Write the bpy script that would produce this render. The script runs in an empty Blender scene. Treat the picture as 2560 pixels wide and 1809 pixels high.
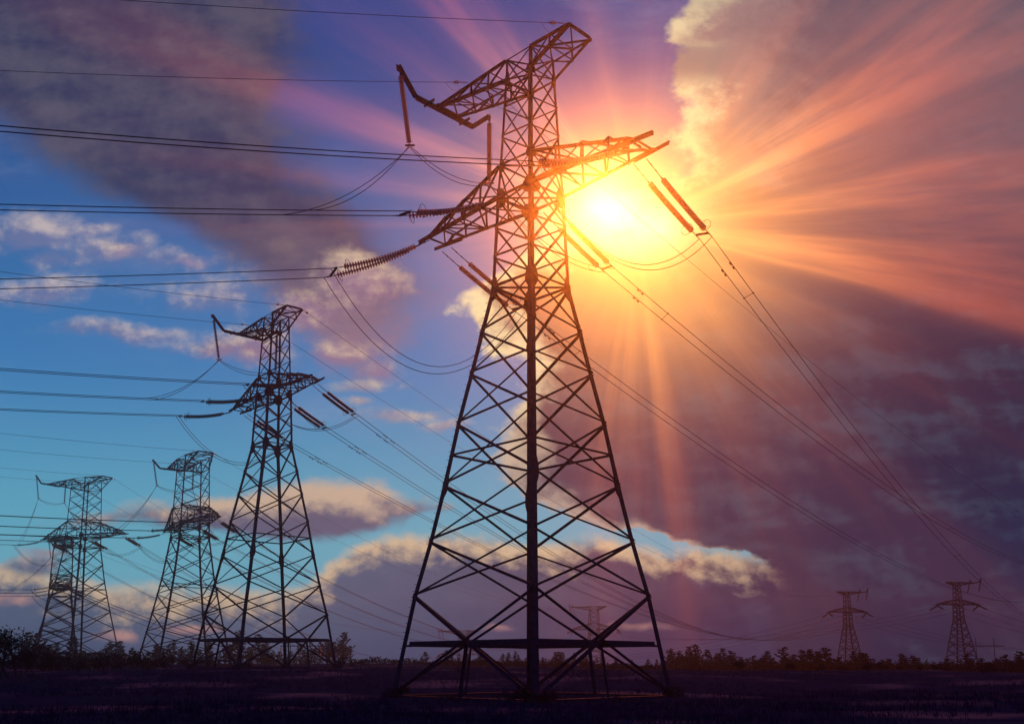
import bpy, math, random
from mathutils import Vector, Matrix, Euler
import numpy as np
R = math.radians
random.seed(7)
SC = bpy.context.scene
COL = SC.collection

# ------------------------------------------------------------------ camera
FPX, PITCH = 2450.0, 0.1484          # focal length in photo pixels, upward tilt
cam_d = bpy.data.cameras.new('camera')
cam = bpy.data.objects.new('camera', cam_d)
COL.objects.link(cam)
cam.location = (0, 0, 0)
cam.rotation_euler = (math.pi / 2 + PITCH, 0, 0)
cam_d.sensor_width = 36.0
cam_d.lens = FPX / 2560.0 * 36.0
cam_d.shift_y = (1295.0 - 904.5) / 2560.0
cam_d.clip_start = 0.1
cam_d.clip_end = 20000
SC.camera = cam
SC.view_settings.view_transform = 'Standard'
SC.view_settings.look = 'None'
SC.view_settings.exposure = 0.0
SC.view_settings.gamma = 1.0
SC.cycles.volume_bounces = 0
SC.cycles.max_bounces = 5
SC.cycles.sample_clamp_indirect = 4.0

cp, sp = math.cos(PITCH), math.sin(PITCH)
def ray(px, py):
    a = (px - 1280) / FPX; b = (1295 - py) / FPX
    return (a, cp - b * sp, sp + b * cp)

SUN_PX = (1508, 516)
_s = Vector(ray(*SUN_PX)).normalized()
SUN_EL = math.asin(_s.z); SUN_AZ = math.atan2(_s.x, _s.y)

# ------------------------------------------------------------------ world / sky
world = bpy.data.worlds.new('World')
SC.world = world
world.use_nodes = True
WT = world.node_tree
for n in list(WT.nodes): WT.nodes.remove(n)

class X:                                   # tiny expression layer over shader math nodes
    T = None
    def __init__(s, sock): s.s = sock
    @staticmethod
    def m(op, *a, clamp=False):
        n = X.T.nodes.new('ShaderNodeMath'); n.operation = op; n.use_clamp = clamp
        for i, v in enumerate(a):
            if isinstance(v, X): X.T.links.new(v.s, n.inputs[i])
            else: n.inputs[i].default_value = v
        return X(n.outputs[0])
    def __add__(s, o): return X.m('ADD', s, o)
    __radd__ = __add__
    def __sub__(s, o): return X.m('SUBTRACT', s, o)
    def __rsub__(s, o): return X.m('SUBTRACT', o, s)
    def __mul__(s, o): return X.m('MULTIPLY', s, o)
    __rmul__ = __mul__
    def __truediv__(s, o): return X.m('DIVIDE', s, o)
    def __rtruediv__(s, o): return X.m('DIVIDE', o, s)
def xmin(a, b): return X.m('MINIMUM', a, b)
def xmax(a, b): return X.m('MAXIMUM', a, b)
def xexp(a): return X.m('EXPONENT', a)
def xpow(a, b): return X.m('POWER', a, b)
def sstep(v, lo, hi):
    n = X.T.nodes.new('ShaderNodeMapRange'); n.interpolation_type = 'SMOOTHSTEP'
    X.T.links.new(v.s, n.inputs['Value']); n.inputs['From Min'].default_value = lo; n.inputs['From Max'].default_value = hi
    return X(n.outputs[0])
def vec(x, y, z=0.0):
    n = X.T.nodes.new('ShaderNodeCombineXYZ')
    for i, v in enumerate((x, y, z)):
        if isinstance(v, X): X.T.links.new(v.s, n.inputs[i])
        else: n.inputs[i].default_value = v
    return n.outputs[0]
def noise(v, scale, detail=4, rough=0.55, off=0.0, lac=2.0):
    n = X.T.nodes.new('ShaderNodeTexNoise'); n.noise_dimensions = '3D'
    X.T.links.new(v, n.inputs['Vector'])
    n.inputs['Scale'].default_value = scale; n.inputs['Detail'].default_value = detail
    n.inputs['Roughness'].default_value = rough; n.inputs['Lacunarity'].default_value = lac
    n.inputs['Distortion'].default_value = off
    return X(n.outputs[0])
def curve(v, pts, lo, hi, vlo, vhi):        # piecewise function of v
    n = X.T.nodes.new('ShaderNodeFloatCurve')
    c = n.mapping.curves[0]
    pts = sorted(((p[0] - lo) / (hi - lo), (p[1] - vlo) / (vhi - vlo)) for p in pts)
    c.points[0].location = pts[0]; c.points[1].location = pts[-1]
    for p in pts[1:-1]: c.points.new(*p)
    for p in c.points: p.handle_type = 'AUTO'
    n.mapping.update()
    t = (v - lo) * (1.0 / (hi - lo))
    X.T.links.new(X.m('ADD', t, 0.0, clamp=True).s, n.inputs['Value'])
    return X(n.outputs[0]) * (vhi - vlo) + vlo
def lin(c): return tuple(((v / 255) / 12.92 if v <= 10 else ((v / 255 + .055) / 1.055) ** 2.4) for v in c)
def col(c):
    n = X.T.nodes.new('ShaderNodeRGB'); n.outputs[0].default_value = (*lin(c), 1); return n.outputs[0]
def cmix(f, a, b, mode='MIX'):
    n = X.T.nodes.new('ShaderNodeMix'); n.data_type = 'RGBA'; n.blend_type = mode; n.clamp_factor = True
    if isinstance(f, X): X.T.links.new(f.s, n.inputs[0])
    else: n.inputs[0].default_value = f
    X.T.links.new(a, n.inputs[6]); X.T.links.new(b, n.inputs[7])
    return n.outputs[2]
def cscale(c, f):                           # colour times scalar
    n = X.T.nodes.new('ShaderNodeVectorMath'); n.operation = 'SCALE'
    X.T.links.new(c, n.inputs[0])
    if isinstance(f, X): X.T.links.new(f.s, n.inputs['Scale'])
    else: n.inputs['Scale'].default_value = f
    return n.outputs[0]
def cadd(a, b):
    n = X.T.nodes.new('ShaderNodeVectorMath'); n.operation = 'ADD'
    X.T.links.new(a, n.inputs[0]); X.T.links.new(b, n.inputs[1]); return n.outputs[0]

X.T = WT
tc = WT.nodes.new('ShaderNodeTexCoord')
sep = WT.nodes.new('ShaderNodeSeparateXYZ'); WT.links.new(tc.outputs['Generated'], sep.inputs[0])
dx, dy, dz = (X(sep.outputs[i]) for i in range(3))
fy = xmax(dy, 0.08)
# sky coordinates: azimuth/elevation on a vertical plane due north, in hundredths of the photo's pixels
K = 24.5
U = dx / fy * K
V = dz / fy * K
def S(px, py):
    r = ray(px, py); return (r[0] / r[1] * K, r[2] / r[1] * K)
def Sy(py): return S(1280, py)[1]

pv = vec(U, V, 0.0)
wn1 = noise(pv, 0.22, 5, 0.55) - 0.5
wn2 = noise(vec(V, U, 7.3), 0.22, 5, 0.55) - 0.5
Uw = U + wn1 * 2.6
Vw = V + wn2 * 1.6
fb = noise(vec(U * 0.8, V, 2.0), 0.9, 8, 0.6) - 0.5          # fine billows
fb2 = noise(vec(U * 0.45, V, 9.0), 0.45, 7, 0.58) - 0.5      # broad soft billows

def edge_x(pts, v=None):        # photo polyline given as (y, x): returns U of the edge as a function of V
    q = [S(x, y) for y, x in pts]
    return curve(v or Vw, [(b, a) for a, b in q], 0, 25, -16, 16)
def edge_y(pts):        # polyline given as (x, y): V of the edge as a function of U
    q = [S(x, y) for x, y in pts]
    return curve(Uw, q, -16, 16, 0, 25)

# clear sky: deep blue overhead, cyan low down
vb = curve(V, [(0, .0), (Sy(1300), .25), (Sy(1000), .45), (Sy(600), .7), (Sy(0), 1.0)], 0, 25, 0, 1)
sky_hi = cmix(sstep(vb, .45, 1.0), col((60, 126, 184)), col((30, 72, 140)))
sky = cmix(sstep(vb, .18, .55), col((98, 172, 196)), sky_hi)
nish = WT.nodes.new('ShaderNodeTexSky'); nish.sky_type = 'NISHITA'; nish.sun_disc = False
nish.sun_elevation = SUN_EL; nish.sun_rotation = SUN_AZ; nish.altitude = 100
sky = cadd(cscale(sky, 0.93), cscale(nish.outputs[0], 0.0004))

def layer(sky, m, cedge, ccore, a0, a1, d0, d1, soft=None):
    a = sstep(m, a0, a1)
    if soft is not None: a = a * soft
    inner = sstep(m + fb * 0.8, d0, d1)
    return cmix(a, sky, cmix(inner, cedge, ccore))

# relief: how much the billows rise towards the sun, used to light them
fb_s = noise(vec(U * 0.8 + 0.16, V + 0.22, 2.0), 0.9, 8, 0.6) - 0.5
fb2_s = noise(vec(U * 0.45 + 0.16, V + 0.35, 9.0), 0.45, 7, 0.58) - 0.5
rel = (fb - fb_s) * 2.6 + (fb2 - fb2_s) * 1.6
def cumulus(sky, blobs, clit, cshade, ragged=1.7, a0=.0, a1=.55, dens=1.0, bias=0.0):
    m = None; ws = None; wt = None
    for (px, py, rx, ry) in blobs:
        a, b = S(px, py); du = (Uw - a) * (100 / rx); dv = (Vw - b) * (100 / ry)
        k = 1.0 - X.m('SQRT', du * du + dv * dv)
        w = xmax(k, 0.0) + .002
        m = k if m is None else xmax(m, k)
        ws = w * dv if ws is None else ws + w * dv; wt = w if wt is None else wt + w
    sh = ws / wt
    mm = m + fb * ragged + fb2 * ragged * .5
    al = sstep(mm, a0, a1) * dens
    lit = sstep(sh * .42 + rel + bias - m * .25, -.45, .5)
    return cmix(al, sky, cmix(lit, cshade, clit))
# thin high veils
veil = sstep(noise(vec(U * .35, V, 21.0), .35, 8, .62), .5, .8) * .35
sky = cmix(veil, sky, col((150, 160, 190)))
# ragged cumulus on the left and in the middle
sky = cumulus(sky, [(230, 585, 110, 40), (120, 650, 120, 45), (650, 700, 90, 50), (90, 600, 260, 80), (290, 640, 170, 80), (430, 655, 150, 60), (120, 730, 260, 60), (560, 740, 260, 70), (350, 830, 300, 40), (560, 850, 190, 55)], col((196, 182, 180)), col((104, 116, 158)), 2.0, .05, 1.0, .9)
sky = cumulus(sky, [(455, 655, 80, 34), (300, 640, 60, 40), (735, 625, 60, 60)], col((226, 206, 176)), col((150, 136, 160)), 1.4, .1, .9, .9)
# left dark cloud
me = xmin(edge_x([(0, 760), (150, 800), (300, 740), (450, 840), (600, 1010), (750, 1040), (900, 1000), (1020, 900), (1200, 700), (1500, 500)]) - U,
          U - edge_x([(0, -600), (200, -300), (330, 0), (480, 230), (600, 470), (700, 590), (800, 700), (900, 790), (1000, 880), (1200, 900), (1500, 900)]))
ml = me + fb * 2.0 + fb2 * 2.8
lc = cmix(sstep(fb2 + wn1 * .6 + fb * 0.45 + rel * .2, -.25, .32), col((44, 54, 86)), col((86, 84, 102)))
lc = cmix(sstep(V, Sy(900), Sy(560)), col((138, 112, 130)), lc)
sky = cmix(sstep(ml, -.5, 1.5) * 0.93, sky, lc)
# pinkish cumulus under it
sky = cumulus(sky, [(640, 850, 170, 70), (830, 880, 150, 80), (930, 920, 110, 80), (760, 770, 130, 60), (900, 700, 130, 90), (560, 860, 120, 50)], col((222, 196, 166)), col((142, 116, 142)), 1.9, .0, .9, .9)
sky = cumulus(sky, [(990, 1045, 190, 34), (880, 965, 120, 30), (870, 1010, 60, 26), (1110, 1075, 90, 26)], col((206, 190, 168)), col((140, 136, 156)), 1.5, .0, .8, .85)
# mid band
top = edge_y([(-400, 1330), (100, 1330), (230, 1290), (330, 1262), (450, 1258), (600, 1240), (700, 1206), (800, 1200), (950, 1205), (1040, 1240), (1110, 1275), (1200, 1330), (1500, 1500), (2900, 1600)])
bot = edge_y([(-400, 1300), (100, 1300), (230, 1300), (400, 1312), (600, 1335), (700, 1352), (850, 1350), (960, 1325), (1050, 1290), (1110, 1262), (1200, 1200), (1500, 1200), (2900, 1200)])
m = xmin(top - V, (V - bot) * 1.4) * 1.3
mm = m + fb * 1.6 + fb2 * 1.2
lit = sstep((V - bot) * .9 - (top - V) * .7 + rel * 1.3, -.5, 1.0)
sky = cmix(sstep(mm, -.2, .5), sky, cmix(lit, col((90, 86, 114)), col((200, 172, 148))))
# low grey deck down to the horizon with a sunlit top
top = edge_y([(-500, 1420), (0, 1400), (120, 1430), (250, 1456), (420, 1448), (620, 1448), (740, 1460), (820, 1430), (880, 1380), (950, 1345), (1050, 1325), (1180, 1335), (1300, 1345), (1420, 1338), (1560, 1352), (1700, 1368), (1880, 1372), (2000, 1392), (2300, 1400), (2900, 1420)])
md = (top - V) * 1.2 + fb * 1.3 + fb2 * .7
deck = cmix(sstep(U, -6, 6), col((64, 86, 118)), col((0, 34, 78)))
deck = cmix(sstep(fb2 + wn1 * .5 + rel * .3, -.12, .25) * 0.4, deck, col((80, 94, 124)))
deck = cmix(sstep(U, 4, 10) * .85, deck, col((0, 34, 68)))
deck = cmix(sstep(V, Sy(1540), Sy(1660)) * .3, deck, col((48, 62, 104)))
fringe = cmix(sstep(U, 4.5, 9.0), col((214, 184, 148)), col((84, 80, 108)))
lit = sstep(rel * 1.5 - md * 1.1, -1.25, -.1)
sky = cmix(sstep(md, -.1, .45), sky, cmix(lit, deck, fringe))
sky = cumulus(sky, [(320, 1570, 60, 30), (470, 1545, 110, 22), (1600, 1585, 150, 22), (80, 1380, 140, 24), (1230, 1580, 70, 14), (60, 1490, 120, 20)], col((222, 160, 140)), col((150, 118, 128)), 1.3, .15, 1.0, .7)
sky = cumulus(sky, [(60, 1410, 130, 34)], col((170, 150, 146)), col((70, 76, 112)), 1.3, .05, .7, .9)
# the great cloud bank on the right
ex = edge_x([(-300, 1740), (0, 1700), (60, 1672), (130, 1700), (200, 1700), (250, 1678), (330, 1690), (440, 1690), (480, 1600), (540, 1430), (600, 1370), (680, 1280), (760, 1165), (840, 1200), (930, 1290), (1010, 1290), (1100, 1240), (1160, 1230), (1230, 1260), (1280, 1370), (1318, 1540), (1340, 1720), (1362, 1860), (1400, 1900), (1500, 1930), (1700, 1960)], Vw + fb * .9 + fb2 * .5)
mr = (U - ex) + fb * 2.6 + fb2 * .8
mr2 = mr + fb2 * 1.2 - rel * 1.5
core = cmix(sstep(V, Sy(1250), Sy(500)), col((34, 44, 78)), col((92, 80, 96)))
core = cmix(sstep(V, Sy(520), Sy(0)), core, col((84, 84, 102)))
core = cmix(sstep(fb2 + wn1 * .3 + rel * .5, -.16, .3) * .45, core, col((96, 92, 108)))
core = cmix(sstep(U, 4, 11.5) * sstep(V, Sy(350), Sy(950)) * .88, core, col((0, 32, 66)))
core = cmix(sstep(V, Sy(1100), Sy(1400)) * .75, core, col((0, 38, 74)))
fr = cmix(sstep(V, Sy(1350), Sy(700)), col((176, 158, 146)), col((240, 228, 178)))
lump = curve(V, [(Sy(1400), .9), (Sy(700), 1), (Sy(450), .95), (Sy(330), 1.0), (Sy(220), .9), (Sy(165), .12), (Sy(120), .2), (Sy(70), .75), (Sy(0), .5), (21, .5), (25, .5)], 0, 25, 0, 1.2)
fr = cmix(lump, col((104, 100, 116)), fr)
core = cmix(sstep(mr2, 4.2, 1.4) * sstep(V, Sy(700), Sy(450)) * .6, core, col((168, 140, 136)))
fr = cmix(sstep(U, 4.2, 6.2) * sstep(V, Sy(900), Sy(1200)), fr, core)
band_n = noise(vec(U * .28, V * 1.15, 5.0), .85, 7, .6)
core = cmix(sstep(band_n + rel * .3, .46, .74) * .5 * sstep(V, Sy(500), Sy(1000)), core, col((54, 80, 104)))
sky = cmix(sstep(mr, -.15, .4), sky, cmix(sstep(mr2, .1, 1.6), fr, core))

# sun glow and rays through the cloud gap
su, sv = S(1590, 562)
ru = U - su; rv = V - sv
rr = X.m('SQRT', ru * ru + rv * rv)
inv = 1.0 / xmax(rr, 0.001)
cu = ru * inv; cv = rv * inv
ang = X.m('ARCTAN2', rv, ru) * (180 / math.pi) + (noise(vec(cu, cv, 0.0), 3.0, 3, 0.6) - .5) * 11.0
amp = curve(ang, [(-180, .5), (-172, .12), (-150, .05), (-125, .10), (-108, .12), (-97, .5), (-90, .28), (-85, .55), (-78, .12), (-68, .14), (-58, .05), (-50, .24), (-42, .0), (-34, .02), (-27, .16), (-21, .04), (-15, .50),
                  (-8, .95), (0, .70), (7, .95), (13, .60), (19, .40), (24, .85), (32, 1.0), (39, .62), (46, .30), (58, .22), (72, .08), (84, .14), (92, .04), (101, .26), (108, .04), (120, .12), (128, .95), (136, .18), (146, .38), (151, .15), (157, .98), (164, .18), (170, .62), (175, .14), (180, .5)], -180, 180, 0, 1)
fine = noise(vec(cu, cv, rr * .015), 7.0, 4, 0.55)
fine = sstep(fine, .32, .70) * 1.1 + .35
right = sstep(cu, -.5, .9)
streak = amp * fine
fall = xexp(rr * (right * .05 - .20)) * sstep(rr, 0.6, 4.0)
warm = xexp(rr * (right * .30 - .66)) * (1.0 - sstep(cv, .3, 1.0) * .5)
tilt = 1.0 - sstep(cv, -.1, -.9) * .45
raycol = cmix(sstep(rr, 2.0, 9.5), col((255, 160, 68)), col((250, 116, 52)))
sky = cmix(xexp(rr * rr * -.10) * .75, sky, col((255, 200, 104)))
sky = cadd(sky, cscale(raycol, streak * fall * (right * .24 + .98)))
sky = cadd(sky, cscale(col((255, 120, 48)), warm * tilt * .72 * sstep(rr, .3, 3.0)))
sky = cadd(sky, cscale(col((255, 220, 100)), xexp(rr * rr * -0.26) * (fb * 2.0 + 1.0) * .5))
sky = cadd(sky, cscale(col((255, 246, 214)), xexp((ru * ru * .55 + rv * rv * 1.5) * -1.0) * (fb * 2.4 + fb2 + 1.0) * .6))
# directions behind and below the photographer: plain dusk
back = sstep(dy, 0.30, 0.08)
sky = cmix(back, sky, col((56, 50, 130)))
sky = cmix(sstep(dz, 0.0, -0.05), sky, col((20, 18, 40)))
bg = WT.nodes.new('ShaderNodeBackground'); WT.links.new(sky, bg.inputs[0]); bg.inputs[1].default_value = 1.0
wo = WT.nodes.new('ShaderNodeOutputWorld'); WT.links.new(bg.outputs[0], wo.inputs[0])

# ------------------------------------------------------------------ sun
sd = bpy.data.lights.new('sun', 'SUN'); sd.energy = 3.6; sd.angle = R(0.5); sd.color = (1.0, 0.17, 0.016)
sun = bpy.data.objects.new('sun', sd); COL.objects.link(sun)
sun.rotation_euler = Vector((-_s.x, -_s.y, -_s.z)).to_track_quat('-Z', 'Y').to_euler()

# ------------------------------------------------------------------ materials
def new_mat(name):
    m = bpy.data.materials.new(name); m.use_nodes = True
    return m, m.node_tree, m.node_tree.nodes['Principled BSDF']
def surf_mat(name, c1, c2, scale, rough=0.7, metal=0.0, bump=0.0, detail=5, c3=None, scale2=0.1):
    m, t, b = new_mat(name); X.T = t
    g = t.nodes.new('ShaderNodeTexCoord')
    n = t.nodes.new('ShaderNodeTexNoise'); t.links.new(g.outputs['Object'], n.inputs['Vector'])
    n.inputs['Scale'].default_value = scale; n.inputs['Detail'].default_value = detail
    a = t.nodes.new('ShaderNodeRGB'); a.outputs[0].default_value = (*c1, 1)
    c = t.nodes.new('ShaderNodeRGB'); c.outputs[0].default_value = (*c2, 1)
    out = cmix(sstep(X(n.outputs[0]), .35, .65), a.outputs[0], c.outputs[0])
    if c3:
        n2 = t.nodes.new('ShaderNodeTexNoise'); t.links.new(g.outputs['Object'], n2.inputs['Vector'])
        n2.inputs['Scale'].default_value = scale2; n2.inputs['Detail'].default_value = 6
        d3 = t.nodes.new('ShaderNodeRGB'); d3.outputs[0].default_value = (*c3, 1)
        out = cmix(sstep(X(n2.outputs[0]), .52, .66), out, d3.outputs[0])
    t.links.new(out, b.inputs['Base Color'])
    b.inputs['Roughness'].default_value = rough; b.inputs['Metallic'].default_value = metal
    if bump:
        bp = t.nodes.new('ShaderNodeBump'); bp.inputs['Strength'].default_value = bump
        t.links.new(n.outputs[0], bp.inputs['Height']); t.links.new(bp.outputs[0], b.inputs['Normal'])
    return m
M = {
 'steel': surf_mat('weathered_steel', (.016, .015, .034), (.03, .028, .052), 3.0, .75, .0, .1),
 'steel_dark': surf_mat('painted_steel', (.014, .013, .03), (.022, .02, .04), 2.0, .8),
 'wire': surf_mat('aluminium_wire', (.02, .018, .035), (.03, .028, .05), 4.0, .7),
 'concrete': surf_mat('concrete', (.03, .028, .035), (.05, .045, .055), 2.0, .9, 0, .2),
 'wood': surf_mat('weathered_pole', (.07, .06, .05), (.11, .1, .09), 4.0, .9),
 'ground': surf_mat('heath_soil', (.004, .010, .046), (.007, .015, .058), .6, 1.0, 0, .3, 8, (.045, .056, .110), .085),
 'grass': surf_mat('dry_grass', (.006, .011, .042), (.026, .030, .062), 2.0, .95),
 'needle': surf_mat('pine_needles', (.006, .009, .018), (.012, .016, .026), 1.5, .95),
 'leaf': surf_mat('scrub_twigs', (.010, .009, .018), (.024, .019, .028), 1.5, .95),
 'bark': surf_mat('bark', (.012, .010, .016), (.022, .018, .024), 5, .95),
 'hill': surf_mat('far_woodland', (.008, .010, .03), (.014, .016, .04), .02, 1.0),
}
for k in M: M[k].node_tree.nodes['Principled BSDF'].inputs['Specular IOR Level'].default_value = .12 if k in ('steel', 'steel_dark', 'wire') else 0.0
def glass_mat():
    m, t, b = new_mat('insulator_glass')
    b.inputs['Base Color'].default_value = (.16, .18, .17, 1); b.inputs['Roughness'].default_value = .3
    tr = t.nodes.new('ShaderNodeBsdfTranslucent'); tr.inputs[0].default_value = (.8, .72, .62, 1)
    mx = t.nodes.new('ShaderNodeMixShader'); mx.inputs[0].default_value = .62
    o = t.nodes['Material Output']
    t.links.new(b.outputs[0], mx.inputs[1]); t.links.new(tr.outputs[0], mx.inputs[2]); t.links.new(mx.outputs[0], o.inputs['Surface'])
    return m
M['glass'] = glass_mat()
M['glass_dimmed'] = surf_mat('insulator_glass_dimmed', (.022, .018, .030), (.040, .028, .040), 4.0, .5)  # darker copy of the insulator glass, weaker backlight put into its colour
M['glass_dimmed'].node_tree.nodes['Principled BSDF'].inputs['Specular IOR Level'].default_value = .15

# ------------------------------------------------------------------ mesh helpers
class MB:
    def __init__(s): s.v = []; s.f = []; s.mi = []
    def add(s, vs, fs, mi=0):
        o = len(s.v); s.v += [tuple(v) for v in vs]; s.f += [tuple(i + o for i in f) for f in fs]; s.mi += [mi] * len(fs)
    def prism(s, p, q, prof, up, mi=0):
        """extrude profile (list of (a,b)) from p to q; 'a' runs along up x dir, 'b' along up"""
        p = Vector(p); q = Vector(q); d = (q - p)
        if d.length < 1e-6: return
        d.normalize(); up = Vector(up); b = up - d * up.dot(d)
        if b.length < 1e-4: b = Vector((1, 0, 0)) - d * d.x
        b.normalize(); a = b.cross(d)
        n = len(prof)
        vs = [p + a * x + b * y for x, y in prof] + [q + a * x + b * y for x, y in prof]
        fs = [(i, (i + 1) % n, n + (i + 1) % n, n + i) for i in range(n)]
        fs += [tuple(range(n - 1, -1, -1)), tuple(range(n, 2 * n))]
        s.add(vs, fs, mi)
    def angle(s, p, q, size, up, flip=1, t=None):
        t = t or max(size * .14, .012)
        pr = [(0, 0), (size * flip, 0), (size * flip, t), (t * flip, t), (t * flip, size), (0, size)]
        if flip < 0: pr = pr[::-1]
        s.prism(p, q, pr, up)
    def box_bar(s, p, q, w, h, up=(0, 0, 1)):
        s.prism(p, q, [(-w / 2, -h / 2), (w / 2, -h / 2), (w / 2, h / 2), (-w / 2, h / 2)], up)
    def tube(s, pts, r, n=6, mi=0, closed=False):
        pts = [Vector(p) for p in pts]; m = len(pts); vs = []
        for i, p in enumerate(pts):
            d = (pts[(i + 1) % m] - pts[i - 1]) if closed else (pts[min(i + 1, m - 1)] - pts[max(i - 1, 0)])
            d.normalize(); a = d.cross(Vector((0, 0, 1)))
            if a.length < 1e-3: a = Vector((1, 0, 0))
            a.normalize(); b = a.cross(d)
            rr = r[i] if isinstance(r, (list, tuple)) else r
            vs += [p + (a * math.cos(2 * math.pi * k / n) + b * math.sin(2 * math.pi * k / n)) * rr for k in range(n)]
        fs = []
        for i in range(m if closed else m - 1):
            j = (i + 1) % m
            fs += [(i * n + k, i * n + (k + 1) % n, j * n + (k + 1) % n, j * n + k) for k in range(n)]
        if not closed: fs += [tuple(range(n - 1, -1, -1)), tuple(range((m - 1) * n, m * n))]
        s.add(vs, fs, mi)
    def lathe(s, prof, n=14, mi=0, org=(0, 0, 0)):          # prof: (r, z)
        vs = []; o = Vector(org)
        for r, z in prof: vs += [o + Vector((r * math.cos(2 * math.pi * k / n), r * math.sin(2 * math.pi * k / n), z)) for k in range(n)]
        fs = [(i * n + k, i * n + (k + 1) % n, (i + 1) * n + (k + 1) % n, (i + 1) * n + k) for i in range(len(prof) - 1) for k in range(n)]
        s.add(vs, fs, mi)
    def plate(s, c, pts, normal, t):
        """flat polygon plate: pts are 3D offsets in the plane, thickness t along normal"""
        c = Vector(c); nn = Vector(normal).normalized() * t / 2; n = len(pts)
        vs = [c + Vector(p) - nn for p in pts] + [c + Vector(p) + nn for p in pts]
        s.add(vs, [tuple(range(n - 1, -1, -1)), tuple(range(n, 2 * n))] + [(i, (i + 1) % n, n + (i + 1) % n, n + i) for i in range(n)])
    def build(s, name, mats, parent=None):
        me = bpy.data.meshes.new(name); me.from_pydata(s.v, [], s.f)
        for mm in (mats if isinstance(mats, (list, tuple)) else [mats]): me.materials.append(mm)
        if any(s.mi): me.polygons.foreach_set('material_index', s.mi)
        me.update()
        o = bpy.data.objects.new(name, me); COL.objects.link(o)
        if parent: o.parent = parent
        return o
def empty(name, label, cat, loc=(0, 0, 0), rz=0.0, group=None):
    o = bpy.data.objects.new(name, None); COL.objects.link(o); o.location = loc; o.rotation_euler = (0, 0, rz)
    o.empty_display_size = .5
    tag(o, label, cat, group); return o
def tag(o, label, cat, group=None):
    o['label'] = label; o['category'] = cat
    if group: o['group'] = group
def struct(o): o['kind'] = 'structure'; return o
def copy_tree(o, parent=None):
    c = o.copy(); COL.objects.link(c)
    if parent: c.parent = parent
    for ch in list(KIDS.get(o.name, [])): copy_tree(ch, c)
    return c
KIDS = {}
def index_kids():
    KIDS.clear()
    for o in bpy.data.objects:
        if o.parent: KIDS.setdefault(o.parent.name, []).append(o)

# ------------------------------------------------------------------ terrain
def smooth(a, b, x):
    t = min(1, max(0, (x - a) / (b - a))); return t * t * (3 - 2 * t)
TOWERS = {  # x, y, heading, z offset of the tower's foot level (foot at -1.85)
 'near': (1.21, 60.0, 0.0, 0.0), 'second': (-28.29, 112.9, -0.07, 1.55)}
def ground_z(x, y):
    d = math.hypot(x, y); az = math.degrees(math.atan2(x, y)) if y > 0 else (180 if x > 0 else -180)
    z = -1.85 + 1.45 * smooth(62, 130, d) * (1 - smooth(-3, 9, az) * .35)
    right = smooth(6, 14, az)
    z += -right * 5.4 * smooth(110, 420, d)
    valley = (1 - right) * smooth(-19, -12, az)
    z += -valley * 24.0 * smooth(300, 520, d) * (1 - smooth(-.5, 2.2, az) * .66)
    z += -(1 - right) * (1 - valley) * 2.5 * smooth(260, 500, d)
    und = (math.sin(x * .11 + 1.3) * math.cos(y * .083) + math.sin(x * .043 - y * .06 + 2) * 1.2 + .5 * math.sin(x * .31 + y * .27)) * .16
    z += (math.sin(x * .62 + math.sin(y * .4) * 1.4) * math.cos(y * .47 + x * .1)) * .07 * smooth(15, 30, d) * (1 - smooth(120, 200, d))
    z += und * smooth(20, 60, d) * (1 if d > 75 else .6) * (1 + smooth(100, 300, d) * 2)
    return z
mb = MB(); rings = [1.0]; r = 4.0
while r < 670: rings.append(r); r *= (1.05 if r < 22 else 1.017 if r < 110 else 1.04 if r < 400 else 1.07)
rings.append(680)
NA = 150
azs = [R(-180 + 360 * i / NA) for i in range(NA)]
azs = sorted(set([R(-40 + .4 * i) for i in range(201)] + [R(40 + 7 * i) for i in range(1, 40)]))
na = len(azs)
vs = []
for rr_ in rings: vs += [(rr_ * math.sin(a), rr_ * math.cos(a), ground_z(rr_ * math.sin(a), rr_ * math.cos(a))) for a in azs]
fs = [(i * na + k, (i + 1) * na + k, (i + 1) * na + (k + 1) % na, i * na + (k + 1) % na) for i in range(len(rings) - 1) for k in range(na)]
mb.add(vs, fs); mb.add(vs[:na], [tuple(range(na))])
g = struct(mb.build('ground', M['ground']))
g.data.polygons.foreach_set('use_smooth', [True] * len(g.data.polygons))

# ------------------------------------------------------------------ lattice towers
def interp(z, tab):
    tab = sorted(tab)
    if z <= tab[0][0]: return tab[0][1] + (z - tab[0][0]) * (tab[1][1] - tab[0][1]) / (tab[1][0] - tab[0][0])
    for (a, x), (b, y) in zip(tab, tab[1:]):
        if z <= b: return x + (y - x) * (z - a) / (b - a)
    return tab[-1][1]
TYPE1 = dict(
 prof=[(39.75, 1.12), (38.25, 1.17), (32.25, 1.42), (30.0, 1.55), (23.89, 1.77), (20.93, 2.28), (18.18, 2.75), (14.94, 3.32), (11.01, 3.89), (7.5, 4.48), (4.11, 5.14), (-1.85, 6.0)],
 levels=[38.25, 36.25, 34.25, 32.25, 30.0, 27.95, 25.92, 23.89, 20.93, 18.18, 14.94, 11.01, 7.5, 4.11],
 top=39.75, low=38.25, uR=4.4, uL=8.2, brk=8.7, zb=39.7, arm_lo=30.0, arm_hi=32.25, uA=9.3, ext=1.15,
 kink=23.89, splice=11.01, belt=12.9, wtip=.85, wtipU=1.1, foot=-1.85)
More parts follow.
